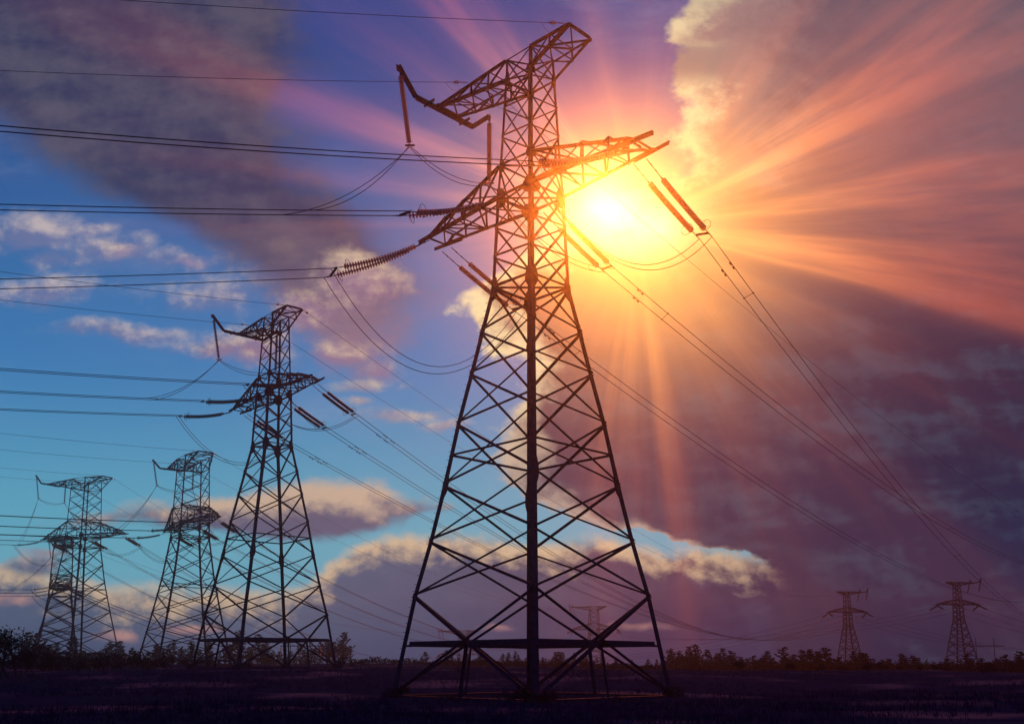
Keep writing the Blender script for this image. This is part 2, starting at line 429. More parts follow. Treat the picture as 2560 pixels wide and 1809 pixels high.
TYPE2 = dict(
 prof=[(42.6, 2.48), (40.2, 2.6), (32.3, 2.86), (28.7, 3.0), (26.1, 3.09), (18.0, 4.1), (11.01, 5.3), (-1.85, 7.75)],
 levels=[40.2, 37.6, 34.9, 32.3, 28.7, 26.1, 22.2, 18.0, 14.6, 11.01, 7.0, 3.6],
 top=42.6, low=40.2, uR=7.6, uL=13.2, brk=14.2, zb=42.5, arm_lo=28.7, arm_hi=32.3, uA=14.4, ext=.9,
 kink=26.1, splice=11.01, belt=16.2, wtip=1.1, wtipU=1.6, foot=-1.85)
PAINT = 'steel'
def build_tower(T, th, label, pegs=True):
    """th: how much heavier than life the thin bars are drawn"""
    root = empty('lattice_tower', label, 'pylon', group='steel lattice pylons carrying the power lines')
    B = lambda z: interp(z, T['prof'])
    sg = [(-1, -1), (1, -1), (1, 1), (-1, 1)]
    corner = lambda i, z: Vector((sg[i % 4][0] * B(z), sg[i % 4][1] * B(z), z))
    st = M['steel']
    def leg_size(z): return (.175 if z > T['arm_lo'] else (.24 if z > T['kink'] else .29)) * (1 + (th - 1) * .5)
    # legs, each an L section whose flanges lie in the two faces
    zs = sorted(set([T['top'], T['arm_lo'], T['kink'], T['foot']] + [p[0] for p in T['prof']]), reverse=True)
    for i in range(4):
        m = MB(); sx, sy = sg[i]
        for a, b in zip(zs, zs[1:]):
            s = leg_size((a + b) / 2); t = s * .16
            P, Q = corner(i, a), corner(i, b)
            pr = [(0, 0), (-sx * s, 0), (-sx * s, -sy * t), (-sx * t, -sy * t), (-sx * t, -sy * s), (0, -sy * s)]
            vs = [Vector((P.x + x, P.y + y, P.z)) for x, y in pr] + [Vector((Q.x + x, Q.y + y, Q.z)) for x, y in pr]
            fs = [(k, (k + 1) % 6, 6 + (k + 1) % 6, 6 + k) for k in range(6)] + [(5, 4, 3, 2, 1, 0), (6, 7, 8, 9, 10, 11)]
            m.add(vs, fs)
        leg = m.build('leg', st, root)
        if pegs and i == 0:
            z = T['kink'] - 1; k = 0
            d = Vector((-1, -1, 0)).normalized()
            pm = MB(); pm.tube([(0, 0, 0), d * .17], .014 * th, 5); pg0 = None
            while z > .6:
                c = corner(0, z) + Vector((0.05 if k % 2 else 0, 0 if k % 2 else .05, 0))
                if pg0 is None: pg0 = pm.build('step_peg', st, leg); o = pg0
                else: o = pg0.copy(); COL.objects.link(o); o.parent = leg
                o.location = c; z -= .42 if k % 2 else .55; k += 1
        # splice plates and kink gussets
    def face_n(f): return [Vector((0, -1, 0)), Vector((1, 0, 0)), Vector((0, 1, 0)), Vector((-1, 0, 0))][f]
    def gusset(i, z, size, tall):
        for f, other in ((i, (i + 1) % 4), ((i + 3) % 4, (i + 3) % 4)):
            n = face_n(f); t_ = (corner(other, z) - corner(i, z)).normalized(); c = corner(i, z); up = (corner(i, z + 1) - corner(i, z - 1)).normalized()
            pts = [up * tall * .62, up * tall * .5 + t_ * size * .55, up * tall * .12 + t_ * size, -up * tall * .2 + t_ * size, -up * tall * .5 + t_ * size * .5, -up * tall * .6]
            m = MB(); m.plate(c + n * .015, pts, n, .03 * th); m.build('gusset_plate', st, root)
    for i in range(4):
        gusset(i, T['kink'] - .1, .55, 1.5); gusset(i, T['splice'], .42, 2.0)
        gusset(i, T['arm_lo'], .78, 1.1); gusset(i, T['arm_hi'], .45, .75); gusset(i, T['low'], .38, .6)
        if T is TYPE1: gusset(i, 20.93, .34, .9)
    # cross braces: one X per face and panel
    lv = [T['top']] + T['levels']
    def bs(z): return (.10 if z > T['arm_lo'] else (.13 if z > T['kink'] else .145)) * (1 + (th - 1) * .75)
    for a, b in zip(lv, lv[1:]):
        for f in range(4):
            n = face_n(f); i, j = f, (f + 1) % 4; s = bs((a + b) / 2)
            m = MB(); ins = 0.03
            m.angle(corner(i, a - .05) - n * ins, corner(j, b + .05) - n * ins, s, n, 1)
            m.angle(corner(j, a - .05) - n * (ins + s * .3), corner(i, b + .05) - n * (ins + s * .3), s * .8, n, -1)
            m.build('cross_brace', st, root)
    # horizontals
    for z in [T['top'], T['low'], T['arm_hi'], T['arm_lo'], T['kink'], T['belt']]:
        for f in range(4):
            n = face_n(f); m = MB(); m.angle(corner(f, z) - n * .07, corner((f + 1) % 4, z) - n * .07, bs(z) * .9, n); m.build('belt_strut', st, root)
    for z in [T['arm_hi'], T['arm_lo'], T['kink']]:
        for a in (0, 1):
            m = MB(); m.angle(corner(a, z + .04 * a) , corner(a + 2, z + .04 * a), bs(z) * .75, (0, 0, 1)); m.build('diaphragm_strut', st, root)
    # foot panel: big X, tie beam through the crossing, posts to the ground
    zt = T['levels'][-1]; zf = T['foot']
    for f in range(4):
        n = face_n(f); i, j = f, (f + 1) % 4; s = .17 * (1 + (th - 1) * .5)
        m = MB(); m.angle(corner(i, zt) - n * .04, corner(j, zf) - n * .04, s, n); m.angle(corner(j, zt) - n * .1, corner(i, zf) - n * .1, s, n, -1); m.build('cross_brace', st, root)
        zc = 1.25
        A, Bc = corner(i, zc), corner(j, zc); e = (Bc - A).normalized()
        m = MB(); hh = .30
        m.box_bar(A + e * .5 - n * .16, Bc - e * .5 - n * .16, .09, hh, (0, 0, 1))
        m.box_bar(A + e * .5 - n * .20, Bc - e * .5 - n * .20, .20, .045, (0, 0, 1))
        m.box_bar(A - n * .12 - Vector((0, 0, hh * .35)), A + e * .6 - n * .12 - Vector((0, 0, hh * .35)), .06, .12)
        m.box_bar(Bc - n * .12 - Vector((0, 0, hh * .35)), Bc - e * .6 - n * .12 - Vector((0, 0, hh * .35)), .06, .12)
        m.build('tie_beam', st, root)
        mid = (corner(i, zc) + corner(j, zc)) / 2; midf = (corner(i, zf) + corner(j, zf)) / 2
        m = MB(); m.angle(mid - n * .2, midf - n * .1 - Vector((0, 0, .3)), .16 * th, n); m.build('prop', st, root)
        m = MB(); m.box_bar(corner(i, zf + .0) + e * .3, corner(j, zf + .0) - e * .3, .12, .12); m.build('ground_tie', st, root)
    for i in range(4):
        c = corner(i, zf); m = MB()
        m.prism(c - Vector((0, 0, 1.6)), c + Vector((0, 0, .25)), [(-.45, -.45), (.45, -.45), (.45, .45), (-.45, .45)], (0, 1, 0))
        m.prism(c + Vector((0, 0, .25)), c + Vector((0, 0, .42)), [(-.3, -.3), (.3, -.3), (.3, .3), (-.3, .3)], (0, 1, 0))
        m.build('footing', M['concrete'], root)
    # upper crossarm: two halves, each chords with struts beneath them
    def arm(name, sgn, reach, ztop, zlow, ztip, w0top, w0low, wtip, npan, cs, rise=False, uppertip=None):
        """box truss going out along +-x. top chord at ztop(u), low chord at zlow(u); both run to the tip"""
        u0 = w0top
        mt = MB(); tops = {}; lows = {}
        fr = [0] + [(k + 1) / npan for k in range(npan)]
        for sy in (-1, 1):
            for k, q in enumerate(fr):
                u = sgn * (u0 + (reach - u0) * q); w = sy * (w0low + (wtip - w0low) * q)
                wt = sy * (w0top + ((wtip - .1) - w0top) * q)
                zt_, zl_ = (ztop + (ztip[0] - ztop) * q, zlow + (ztip[1] - zlow) * q)
                tops[sy, k] = Vector((u, wt, zt_)); lows[sy, k] = Vector((u, w, zl_))
            if uppertip is not None:      # nose that drops from the top chord to the low chord
                tops[sy, npan] = Vector((sgn * (reach - uppertip), tops[sy, npan].y, ztip[0]))
            mt.angle(tops[sy, 0], tops[sy, npan], cs, (0, 0, -1), -sy * sgn)
            mt.angle(lows[sy, 0], lows[sy, npan], cs * 1.25, (0, 0, 1), -sy * sgn)
            if uppertip is not None: mt.angle(tops[sy, npan], lows[sy, npan], cs, (0, 0, -1), -sy * sgn)
        part = mt.build(name, st, root)
        s = cs * .6
        def strut(a, b, up=(0, 0, 1)):
            m = MB(); m.angle(a, b, s, up); m.build('strut', st, part)
        for k in range(npan + (0 if uppertip is None else 1)):
            for sy in (-1, 1):
                if k: strut(tops[sy, k], lows[sy, k], (0, sy, 0))
                if k < npan: strut(tops[sy, k], lows[sy, k + 1], (0, sy, 0)) if sgn * sy > 0 or rise else strut(lows[sy, k], tops[sy, k + 1], (0, sy, 0))
            if k < npan:
                a, b = (1, -1) if k % 2 else (-1, 1)
                strut(tops[a, k], tops[b, k + 1]); strut(lows[b, k], lows[a, k + 1])
                if k: strut(tops[1, k], tops[-1, k]); strut(lows[1, k], lows[-1, k])
        strut(lows[-1, npan], lows[1, npan]); strut(tops[-1, npan], tops[1, npan])
        return part, lows, tops
    bt, bl = B(T['top']), B(T['low'])
    arm('upper_crossarm', 1, T['uR'], T['top'], T['low'], (T['top'], T['top'] - .12), bt, bl, T['wtipU'], 2, .16 * th)
    arm('upper_crossarm', -1, T['uL'], T['top'], T['low'], (T['top'] - .1, T['top'] - .3), bt, bl, T['wtipU'] * .9, 4, .16 * th, True)
    bh, bo = B(T['arm_hi']), B(T['arm_lo'])
    for sgn in (1, -1):
        p, lows, tops = arm('lower_crossarm', sgn, T['uA'], T['arm_hi'], T['arm_lo'], (T['arm_lo'] + .5, T['arm_lo']), bh, bo, T['wtip'], 4, .17 * th, False, .85)
        for sy in (-1, 1):
            e = lows[sy, 4]; m = MB(); dd = Vector((sgn, -sy * .10, 0))
            m.box_bar(e - dd * 1.6 + Vector((0, 0, .02)), e + dd * T['ext'] + Vector((0, 0, .02)), .05, .24)
            m.box_bar(e - dd * 1.6 + Vector((0, .06 * sy, .13)), e + dd * T['ext'] + Vector((0, .06 * sy, .13)), .14, .03)
            m.build('tip_channel', st, p)
    # upturned beam that carries the jumper strings
    m = MB(); zb = T['zb']; ub = -T['brk']
    pts = [Vector((ub, -4.25, zb + 1.65)), Vector((ub, -2.7, zb)), Vector((ub, 2.75, zb)), Vector((ub, 4.5, zb + 1.6))]
    for a, b in zip(pts, pts[1:]):
        m.box_bar(a, b, .06 * th, .34 * (1 + (th - 1) * .4), (0, 0, 1)); m.box_bar(a + Vector((.12, 0, .12)), b + Vector((.12, 0, .12)), .20, .04, (0, 0, 1))
    for a in (pts[0], pts[3]): m.plate(a, [(0, -.2, .1), (0, .2, .1), (0, .12, -.35), (0, -.12, -.35)], (1, 0, 0), .05 * th)
    for w in (-1.7, 1.7): m.box_bar(Vector((ub - .2, w, zb - .15)), Vector((ub + .9, w, zb - .1)), .10, .16)
    for sy in (-1, 1): m.box_bar(Vector((-T['uL'] + .1, sy * T['wtipU'] * .9, zb)), Vector((ub, sy * T['wtipU'] * .9, zb)), .08, .16)
    m.build('jumper_beam', st, root)
    return root
def pose_tower(o, x, y, r, z0, zs=1.0): o.location = (x, y, z0); o.rotation_euler = (0, 0, r - math.pi / 4); o.scale = (1, 1, zs)
def l2w(pose, u, w, z):
    x, y, r, z0 = pose[:4]; a = r - math.pi / 4
    if len(pose) > 4: z = z * pose[4]
    return Vector((x + u * math.cos(a) - w * math.sin(a), y + u * math.sin(a) + w * math.cos(a), z + z0))

# ------------------------------------------------------------------ insulator strings
_disc = {}
def disc_mesh(far):
    if far not in _disc:
        m = MB()
        m.lathe([(.0, .085), (.05, .08), (.055, .035), (.08, .03), (.188, -.02), (.19, -.05), (.12, -.045), (.085, -.05), (.04, -.045), (.0, -.05)], 14)
        _disc[far] = o_me(m, 14, far)
    return _disc[far]
def o_me(m, n, far):
    me = bpy.data.meshes.new('disc_mesh'); me.from_pydata(m.v, [], m.f); me.materials.append(M['glass_dimmed'] if far else M['glass'])
    me.polygons.foreach_set('use_smooth', [True] * len(me.polygons)); me.update(); return me
def sagpt(a, b, t, sag):
    p = a.lerp(b, t); p.z -= 4 * sag * t * (1 - t); return p
def ins_string(name, label, cat, group, lines, sag, lead, tail, ring, level, yoke=True, th=1.0):
    """lines: list of (start, end) world points of one or two parallel chains; level 0 = every disc a part, 1 = one mesh"""
    root = empty(name, label, cat, lines[0][0], 0, group)
    inv = Matrix.Translation(-lines[0][0])
    L = (lines[0][1] - lines[0][0]).length
    hang = abs(lines[0][1].z - lines[0][0].z) > .8 * L
    nd = max(8, int(round((L - lead - tail) / (.17 if hang else .205))))
    allm = MB()
    for (a, b) in lines:
        rod = MB(); P = [sagpt(a, b, k / 10, sag) for k in range(11)]
        rod.tube([inv @ p for p in P], .032 * th, 5)
        for t0 in (lead * .25, lead * .55, lead * .9, L - tail * .4):
            q = sagpt(a, b, t0 / L, sag); q2 = sagpt(a, b, min(1, (t0 + .16) / L), sag); rod.tube([inv @ q, inv @ q2], .045 * th, 6)
        rod.build('link', M['steel_dark'], root)
        for k in range(nd):
            t0 = (lead + (L - lead - tail) * (k + .5) / nd) / L
            p = sagpt(a, b, t0, sag); d = (sagpt(a, b, t0 + .01, sag) - sagpt(a, b, t0 - .01, sag)).normalized()
            q = d.to_track_quat('-Z', 'Y')
            if level == 0:
                o = bpy.data.objects.new('disc', disc_mesh(th > 1.05)); COL.objects.link(o); o.parent = root
                o.location = inv @ p; o.rotation_euler = q.to_euler()
            else:
                mm = q.to_matrix(); n = 8; c = inv @ p
                vs = []
                for r_, z_ in ((.02, .07), (.17 * th, .0), (.17 * th, -.035), (.02, -.05)): vs += [c + mm @ Vector((r_ * math.cos(2 * math.pi * j / n), r_ * math.sin(2 * math.pi * j / n), z_)) for j in range(n)]
                allm.add(vs, [(i * n + j, i * n + (j + 1) % n, (i + 1) * n + (j + 1) % n, (i + 1) * n + j) for i in range(3) for j in range(n)])
    if level: allm.build('disc_stack', M['glass_dimmed'], root)
    if ring:
        for k, (a, b) in enumerate(lines):
            t0 = (L - tail - .25) / L; c = sagpt(a, b, t0, sag); d = (b - a).normalized()
            s = d.cross(Vector((0, 0, 1))).normalized(); u = s.cross(d); off = s * (.2 if k else -.2) * (1 if len(lines) > 1 else 0) * ring
            m = MB(); m.tube([inv @ (c + off + (s * math.cos(x) + u * math.sin(x)) * .40) for x in [2 * math.pi * j / 20 for j in range(20)]], .016 * th, 5, closed=True)
            for x in (R(90), R(210), R(330)): m.tube([inv @ c, inv @ (c + off + (s * math.cos(x) + u * math.sin(x)) * .40)], .008 * th, 4)
            m.build('guard_ring', M['steel_dark'], root)
    if yoke and len(lines) > 1:
        (a, b), (c, d_) = lines; m = MB()
        m.box_bar(inv @ sagpt(a, b, 1 - tail * .45 / L, sag), inv @ sagpt(c, d_, 1 - tail * .45 / L, sag), .16, .05, (b - a)); m.build('yoke', M['steel_dark'], root)
    return root

# ------------------------------------------------------------------ wires
def cable(name, label, cat, pts, rad, group=None):
    m = MB(); c = pts[0]; m.tube([p - c for p in pts], rad, 6)
    o = m.build(name, M['wire']); o.location = c; tag(o, label, cat, group)
    o.data.polygons.foreach_set('use_smooth', [True] * len(o.data.polygons)); return o
def span_free(C, phi, b, k, L, n=36):
    return [C + Vector((math.cos(phi) * t, math.sin(phi) * t, b * t + k * t * t)) for t in [L * (i / n) ** 1.3 for i in range(n + 1)]]
def span_to(A, B, sag, n=30):
    return [sagpt(A, B, i / n, sag) for i in range(n + 1)]
def dampers(o, pts, dists, rad):
    """stockbridge dampers hung under a conductor"""
    acc = 0; out = []
    for a, b in zip(pts, pts[1:]):
        l = (b - a).length
        for d in dists:
            if acc <= d < acc + l: out.append((a.lerp(b, (d - acc) / l), (b - a).normalized()))
        acc += l
    for p, d in out:
        c = Vector(o.location); m = MB(); q = p - c - Vector((0, 0, .14))
        m.tube([q - d * .3, q + d * .3], .012, 4); m.tube([p - c, q], .02, 4)
        for s in (-1, 1): m.tube([q + d * s * .2, q + d * s * .42], .055, 6)
        m.build('vibration_damper', M['steel_dark'], o)
def spacer(label, a, b):
    m = MB(); m.tube([Vector((0, 0, 0)), b - a], .022, 5); m.tube([-(b - a).normalized() * .09, (b - a).normalized() * .06], .045, 6)
    e = b - a; m.tube([e - e.normalized() * .06, e + e.normalized() * .09], .045, 6)
    o = m.build('spacer', M['steel_dark']); o.location = a; tag(o, label, 'spacer', 'spacers holding the paired conductors apart'); return o
def at_dist(pts, d):
    acc = 0
    for a, b in zip(pts, pts[1:]):
        l = (b - a).length
        if acc + l >= d: return a.lerp(b, (d - acc) / l)
        acc += l
    return pts[-1]
def loop_pts(A, B, sag, n=24, skew=0.0):
    out = []
    for i in range(n + 1):
        t = i / n; tt = t + skew * t * (1 - t); p = A.lerp(B, t); p.z -= 4 * sag * tt * (1 - tt); out.append(p)
    return out

POSE = {'near': (1.21, 60.0, 0.0, 0.0), 'second': (-28.29, 112.9, -0.07, 1.55),
        'third': (-65.8, 198.5, -0.16, -0.4), 'fourth': (-108.3, 245.5, 0.29, 1.5, 1.06), 'fifth': (-129.5, 281.0, -0.35, -6.8),
        'mid_a': (-28.0, 570.0, 0.62, -23.0), 'mid_b': (49.0, 588.0, 0.50, -8.0),
        'far_a': (159.0, 466.0, math.pi + math.pi / 4 + .12, -5.4), 'far_b': (192.5, 424.0, math.pi + math.pi / 4 + .1, -4.4)}
t1 = build_tower(TYPE1, 1.0, 'largest lattice pylon in the middle of the picture, glowing red where it crosses the sun', True)
pose_tower(t1, *POSE['near']); 
index_kids()
t2 = copy_tree(t1); t2['label'] = 'second largest dark pylon, standing left of the big one with its legs clear of it'
pose_tower(t2, *POSE['second'])
t3 = build_tower(TYPE2, 1.35, 'wide headed pylon overlapping the left leg of the second one, its crossarm end on', False)
pose_tower(t3, *POSE['third']); index_kids()
t4 = copy_tree(t3); t4['label'] = 'wide headed pylon at far left with a long flat top arm drooping one insulator string'; pose_tower(t4, *POSE['fourth'])
t5 = copy_tree(t3); t5['label'] = 'lowest wide pylon at far left, standing partly behind the legs of the taller one'; pose_tower(t5, *POSE['fifth'])
t6 = build_tower(TYPE2, 2.1, 'tiny pylon on the horizon seen through the left foot of the big pylon', False)
pose_tower(t6, *POSE['mid_a']); index_kids()
t7 = copy_tree(t6); t7['label'] = 'small pylon on the horizon seen through the right foot of the big pylon'; pose_tower(t7, *POSE['mid_b'])
t8 = build_tower(TYPE1, 2.1, 'slim distant pylon at lower right, the left one of the two beyond the woods', False)
pose_tower(t8, *POSE['far_a']); index_kids()
t9 = copy_tree(t8); t9['label'] = 'slim distant pylon near the right edge beside the twin pole portal'; pose_tower(t9, *POSE['far_b'])

# fitted clamps and headings of the nearest pylon's conductors (metres, radians)
PN = POSE['near']
def arms_at(pose, T):
    ua = T['uA']; z = T['arm_lo'] - .25
    return {'R': [l2w(pose, ua - 1.5, .8, z), l2w(pose, ua - .6, .9, z)], 'Rl': [l2w(pose, ua - 1.2, -.9, z), l2w(pose, ua - .5, -.9, z)],
            'C': [l2w(pose, -.4, 1.65, z), l2w(pose, .6, 1.65, z)], 'Cl': [l2w(pose, -1.6, -1.7, z), l2w(pose, -.9, -1.7, z)],
            'L': [l2w(pose, -ua - .6, 1.0, z), l2w(pose, -ua + .4, 1.0, z)], 'Ll': [l2w(pose, -ua + .2, -.9, z), l2w(pose, -ua - .5, -.9, z)]}
POS = {'R': 'right arm', 'C': 'body', 'L': 'left arm'}
def dress(key, T, word, lphi, rtarget, level, wr, clampsL=None, clampsR=None, rphi=None, Llen=150, th=1.0, kL=.0007):
    pose = POSE[key]; A = arms_at(pose, T); res = {}
    for ph in 'RCL':
        for side in 'lr':
            at = A[ph + ('l' if side == 'l' else '')]
            if side == 'l': cl = clampsL[ph] if clampsL else [a + Vector((math.cos(lphi) * 6.7, math.sin(lphi) * 6.7, -1.5)) for a in at]
            else:
                if clampsR: cl = clampsR[ph]
                else:
                    ph_ = rphi; cl = [a + Vector((math.cos(ph_) * .96 * 8.0, math.sin(ph_) * .96 * 8.0, -1.9)) for a in at]
            lead, tail = (1.1, 1.0) if side == 'l' else (1.9, 1.1)
            ins_string('insulator_string', 'paired disc string pulling %s from the %s of the %s' % ('left' if side == 'l' else 'right', POS[ph], word), 'insulator',
                       'tension insulator strings at the crossarms', list(zip(at, cl)), .32 if side == 'l' else .12, lead, tail, 1, level, True, th)
            res[ph + side] = cl
    return res
V3 = Vector
cL = {'R': [V3((.70, 50.2, 27.29)), V3((.84, 50.41, 27.12))], 'C': [V3((-6.61, 56.5, 27.43)), V3((-7.41, 57.06, 27.40))], 'L': [V3((-12.25, 63.04, 26.5)), V3((-12.92, 64.14, 26.3))]}
cR = {'R': [V3((12.42, 61.49, 27.91)), V3((13.13, 60.9, 27.78))], 'C': [V3((6.79, 67.93, 28.24)), V3((7.44, 67.26, 28.23))], 'L': [V3((.32, 73.99, 27.48)), V3((1.09, 72.95, 27.25))]}
FITL = {'R': (R(-158.2), -.160, .00094), 'C': (R(-160.1), -.160, .00055), 'L': (R(-164.3), -.160, .00057)}
FITR = {'R': (R(57.0), -.170, .00041), 'C': (R(52.6), -.140, .00053), 'L': (R(53.7), -.162, .00050)}
W1 = .027
near = dress('near', TYPE1, 'big central pylon', R(-160), None, 0, W1, cL, cR)
up = ('upper', 'lower'); lr = ('left', 'right')
ROW = {'R': 'top', 'C': 'middle', 'L': 'bottom'}
keepR = {}
for ph in 'RCL':
    keep = []
    for i in (0, 1):
        p = span_free(near[ph + 'l'][i], *FITL[ph], 140)
        cable('conductor', '%s wire of the %s pair running left from the big central pylon' % (up[i], ROW[ph]), 'power line', p, W1, 'conductors strung from pylon to pylon')
        keep.append(p)
        p = span_free(near[ph + 'r'][i], *FITR[ph], 330, 60)
        o = cable('conductor', '%s wire of the pair running right from the %s of the big pylon' % (lr[i], POS[ph]), 'power line', p, W1, 'conductors strung from pylon to pylon')
        dampers(o, p, [4.4 if i == 0 else 3.6], W1); keepR[ph, i] = p
    pass
for ph in 'RCL':
    for nsp, dd in enumerate((8.5, 95)):
        a = at_dist(keepR[ph, 0], dd); b = at_dist(keepR[ph, 1], dd - .6)
        spacer('spacer on the pair running right from the %s, %s the big pylon' % (POS[ph], ('close to', 'far from')[nsp]), a, b)

# jumper strings and loops of the nearest pylon
y1, y2 = l2w(PN, -8.7, -2.95, 35.75), l2w(PN, -8.7, 4.66, 36.1)
def jumper_strings(pose, T, word, level, th=1.0, drop=5.15, swing=(.95, 0.0)):
    ub, zb = -T['brk'], T['zb']
    out = []
    for k, (w0, sw) in enumerate(((-4.1, swing[0]), (4.55, swing[1]))):
        a = l2w(pose, ub, w0, zb + 1.35); b = l2w(pose, ub, w0 + sw, zb + 1.35 - drop)
        ins_string('insulator_string', '%s hanging insulator string on the jumper beam of the %s' % (('outer left', 'inner')[k], word), 'insulator', 'hanging jumper strings', [(a, b)], 0, .25, .2, 0, level, False, th)
        m = MB(); m.box_bar(Vector((-.3, 0, 0)), Vector((.35, .1, .06)), .12, .09); o = m.build('clamp_yoke', M['steel_dark']); o.location = b
        tag(o, 'yoke under the %s hanging string of the %s' % (('outer left', 'inner')[k], word), 'clamp', 'yokes below the hanging strings')
        out.append(b)
    return out
def jumpers(res, ys, word, keepl, wr, sags=(3.6, 3.0, 5.6)):
    g = 'jumper loops around the pylons'
    for i in (0, 1):
        off = Vector((0, 0, -.12 * i))
        # right and left phases: slack loop under the arm
        for ph, sag in (('R', sags[0]), ('L', sags[2])):
            A = res[ph + 'l'][i]; B = res[ph + 'r'][i]
            cable('jumper_loop', 'slack loop hanging under the %s of the %s, %s of two' % (POS[ph], word, ('upper', 'lower')[i]), 'cable', loop_pts(A, B, sag + .35 * i), wr, g)
        if ys:
            A = keepl[i]; cable('jumper_loop', 'jumper rising to the outer hanging string of the %s, %s of two' % (word, ('left', 'right')[i]), 'cable', loop_pts(A, ys[0] + off, 1.0), wr, g)
            cable('jumper_loop', 'slack jumper between the two hanging strings of the %s, %s of two' % (word, ('upper', 'lower')[i]), 'cable', loop_pts(ys[0] + off, ys[1] + off, .75 + .25 * i), wr, g)
            cable('jumper_loop', 'jumper dropping from the inner hanging string of the %s, %s of two' % (word, lr[i]), 'cable', loop_pts(ys[1] + off, res['Cr'][i], 1.6), wr, g)
ys = jumper_strings(PN, TYPE1, 'big central pylon', 0)
kl = [at_dist(span_free(near['Cl'][i], *FITL['C'], 60), 5.5 + i * 1.2) for i in (0, 1)]
jumpers(near, ys, 'big central pylon', kl, W1 * .9)
def earth_wires(pose, T, word, lfit, rfit, rto, wr):
    zt = T['top']; g = 'thin earth wires on the pylon heads'
    spots = [(T['uR'] - .2, -T['wtipU'] - .1, 'l', 'right tip'), (-T['uL'] * .58, -1.25, 'l', 'left arm'), (-T['uL'] * .53, 1.35, 'r', 'left arm'), (T['uR'] - .1, T['wtipU'], 'r', 'right tip')]
    for n, (u, w, side, where) in enumerate(spots):
        if side == 'r' and where == 'right tip' and word.startswith('big'): continue
        A = l2w(pose, u, w, zt)
        if side == 'l': phi, b, k = lfit[0 if n == 0 else 1]; p = span_free(A, phi, b, k, 150)
        elif rto: p = span_to(A, l2w(rto[0], rto[1], 0, rto[2]), rto[3])
        else: phi, b, k = rfit; p = span_free(A, phi, b, k, 330, 50)
        d = (p[2] - p[0]).normalized()
        o = cable('earth_wire', 'thin %s going wire at the top %s of the %s' % ('left' if side == 'l' else 'right', where, word), 'power line', p, wr, g)
        m = MB(); q = d.to_track_quat('Z', 'Y').to_matrix()
        def tr(v): return q @ Vector(v) + d * .75
        for zz in (0, .17):
            mm = MB(); mm.lathe([(.0, .08), (.05, .07), (.13, .0), (.13, -.03), (.05, -.04), (0, -.05)], 12)
            m.add([tr((v[0], v[1], v[2] + zz)) for v in mm.v], mm.f)
        m.tube([d * .05, d * 1.2], .03, 6); i_ = m.build('insulator', M['glass']); i_.location = A
        tag(i_, 'two disc insulator of the %s wire, top %s of the %s' % ('left' if side == 'l' else 'right', where, word), 'insulator', 'small earth wire insulators')
        m = MB(); m.tube([x for x in loop_pts(d * 1.6, l2w(pose, u - .9, w * .9, zt) - A, .35, 12)], .012, 4)
        m.build('bonding_loop', M['wire'], o)
FG = [(R(-163.8), -.16, .00065), (R(-165), -.16, .00076)]
earth_wires(PN, TYPE1, 'big central pylon', FG, (R(49.6), -.158, .00045), None, .016)

# ---- second pylon, linked to the far right pylon
def phi_to(a, b): return math.atan2(POSE[b][1] - POSE[a][1], POSE[b][0] - POSE[a][0])
def far_att(pose, T, ph, i): 
    u = {'R': T['uA'], 'C': .6, 'L': -T['uA']}[ph]
    return l2w(pose, u, 0, T['arm_lo'] - .3) + Vector((.3 * i, 0, .0))
def line(src, T, word, dst, TD, sag, order, wr, level, th, lphi, kL, ys=True, wg=.02, lb=-.16):
    ph_ = phi_to(src, dst); r = dress(src, T, word, lphi, None, level, wr, rphi=ph_, th=th)
    kl = []
    for ph in 'RCL':
        for i in (0, 1):
            p = span_free(r[ph + 'l'][i], lphi, lb, kL, 170)
            cable('conductor', '%s wire of the %s pair running left from the %s' % (up[i], ROW[ph], word), 'power line', p, wr, 'conductors strung from pylon to pylon')
            if ph == 'C': kl.append(at_dist(p, 5 + i))
            q = span_to(r[ph + 'r'][i], far_att(POSE[dst], TD, order[ph], i), sag, 44)
            o = cable('conductor', '%s wire of the sagging pair from the %s of the %s' % (lr[i], POS[ph], word), 'power line', q, wr, 'conductors strung from pylon to pylon')
            if level == 0 or src == 'second': dampers(o, q, [5.5 + i * .5, 7.2 + i * .5], wr)
    yk = jumper_strings(POSE[src], T, word, level, th) if ys else None
    jumpers(r, yk, word, kl, wr * .9, (3.0, 3.0, 4.2))
    earth_wires(POSE[src], T, word, [(lphi, lb, kL)] * 2, None, (POSE[dst], 0, TD['top'], sag * .7), wg)
    return r
line('second', TYPE1, 'second largest pylon', 'far_a', TYPE1, 19, {'R': 'R', 'C': 'C', 'L': 'L'}, .034, 0, 1.1, R(-143), .0006, wg=.022, lb=-.13)
line('third', TYPE2, 'end on pylon', 'mid_b', TYPE2, 17, {'R': 'R', 'C': 'C', 'L': 'L'}, .045, 1, 1.3, R(-140), .0005, wg=.028, lb=-.07)
line('fourth', TYPE2, 'far left wide pylon', 'mid_a', TYPE2, 15, {'R': 'R', 'C': 'C', 'L': 'L'}, .045, 1, 1.3, R(-140), .0005, wg=.028, lb=-.05)
line('fifth', TYPE2, 'lowest far left pylon', 'mid_a', TYPE2, 14, {'R': 'R', 'C': 'C', 'L': 'L'}, .045, 1, 1.3, R(-150), .0005, wg=.03, lb=-.05)

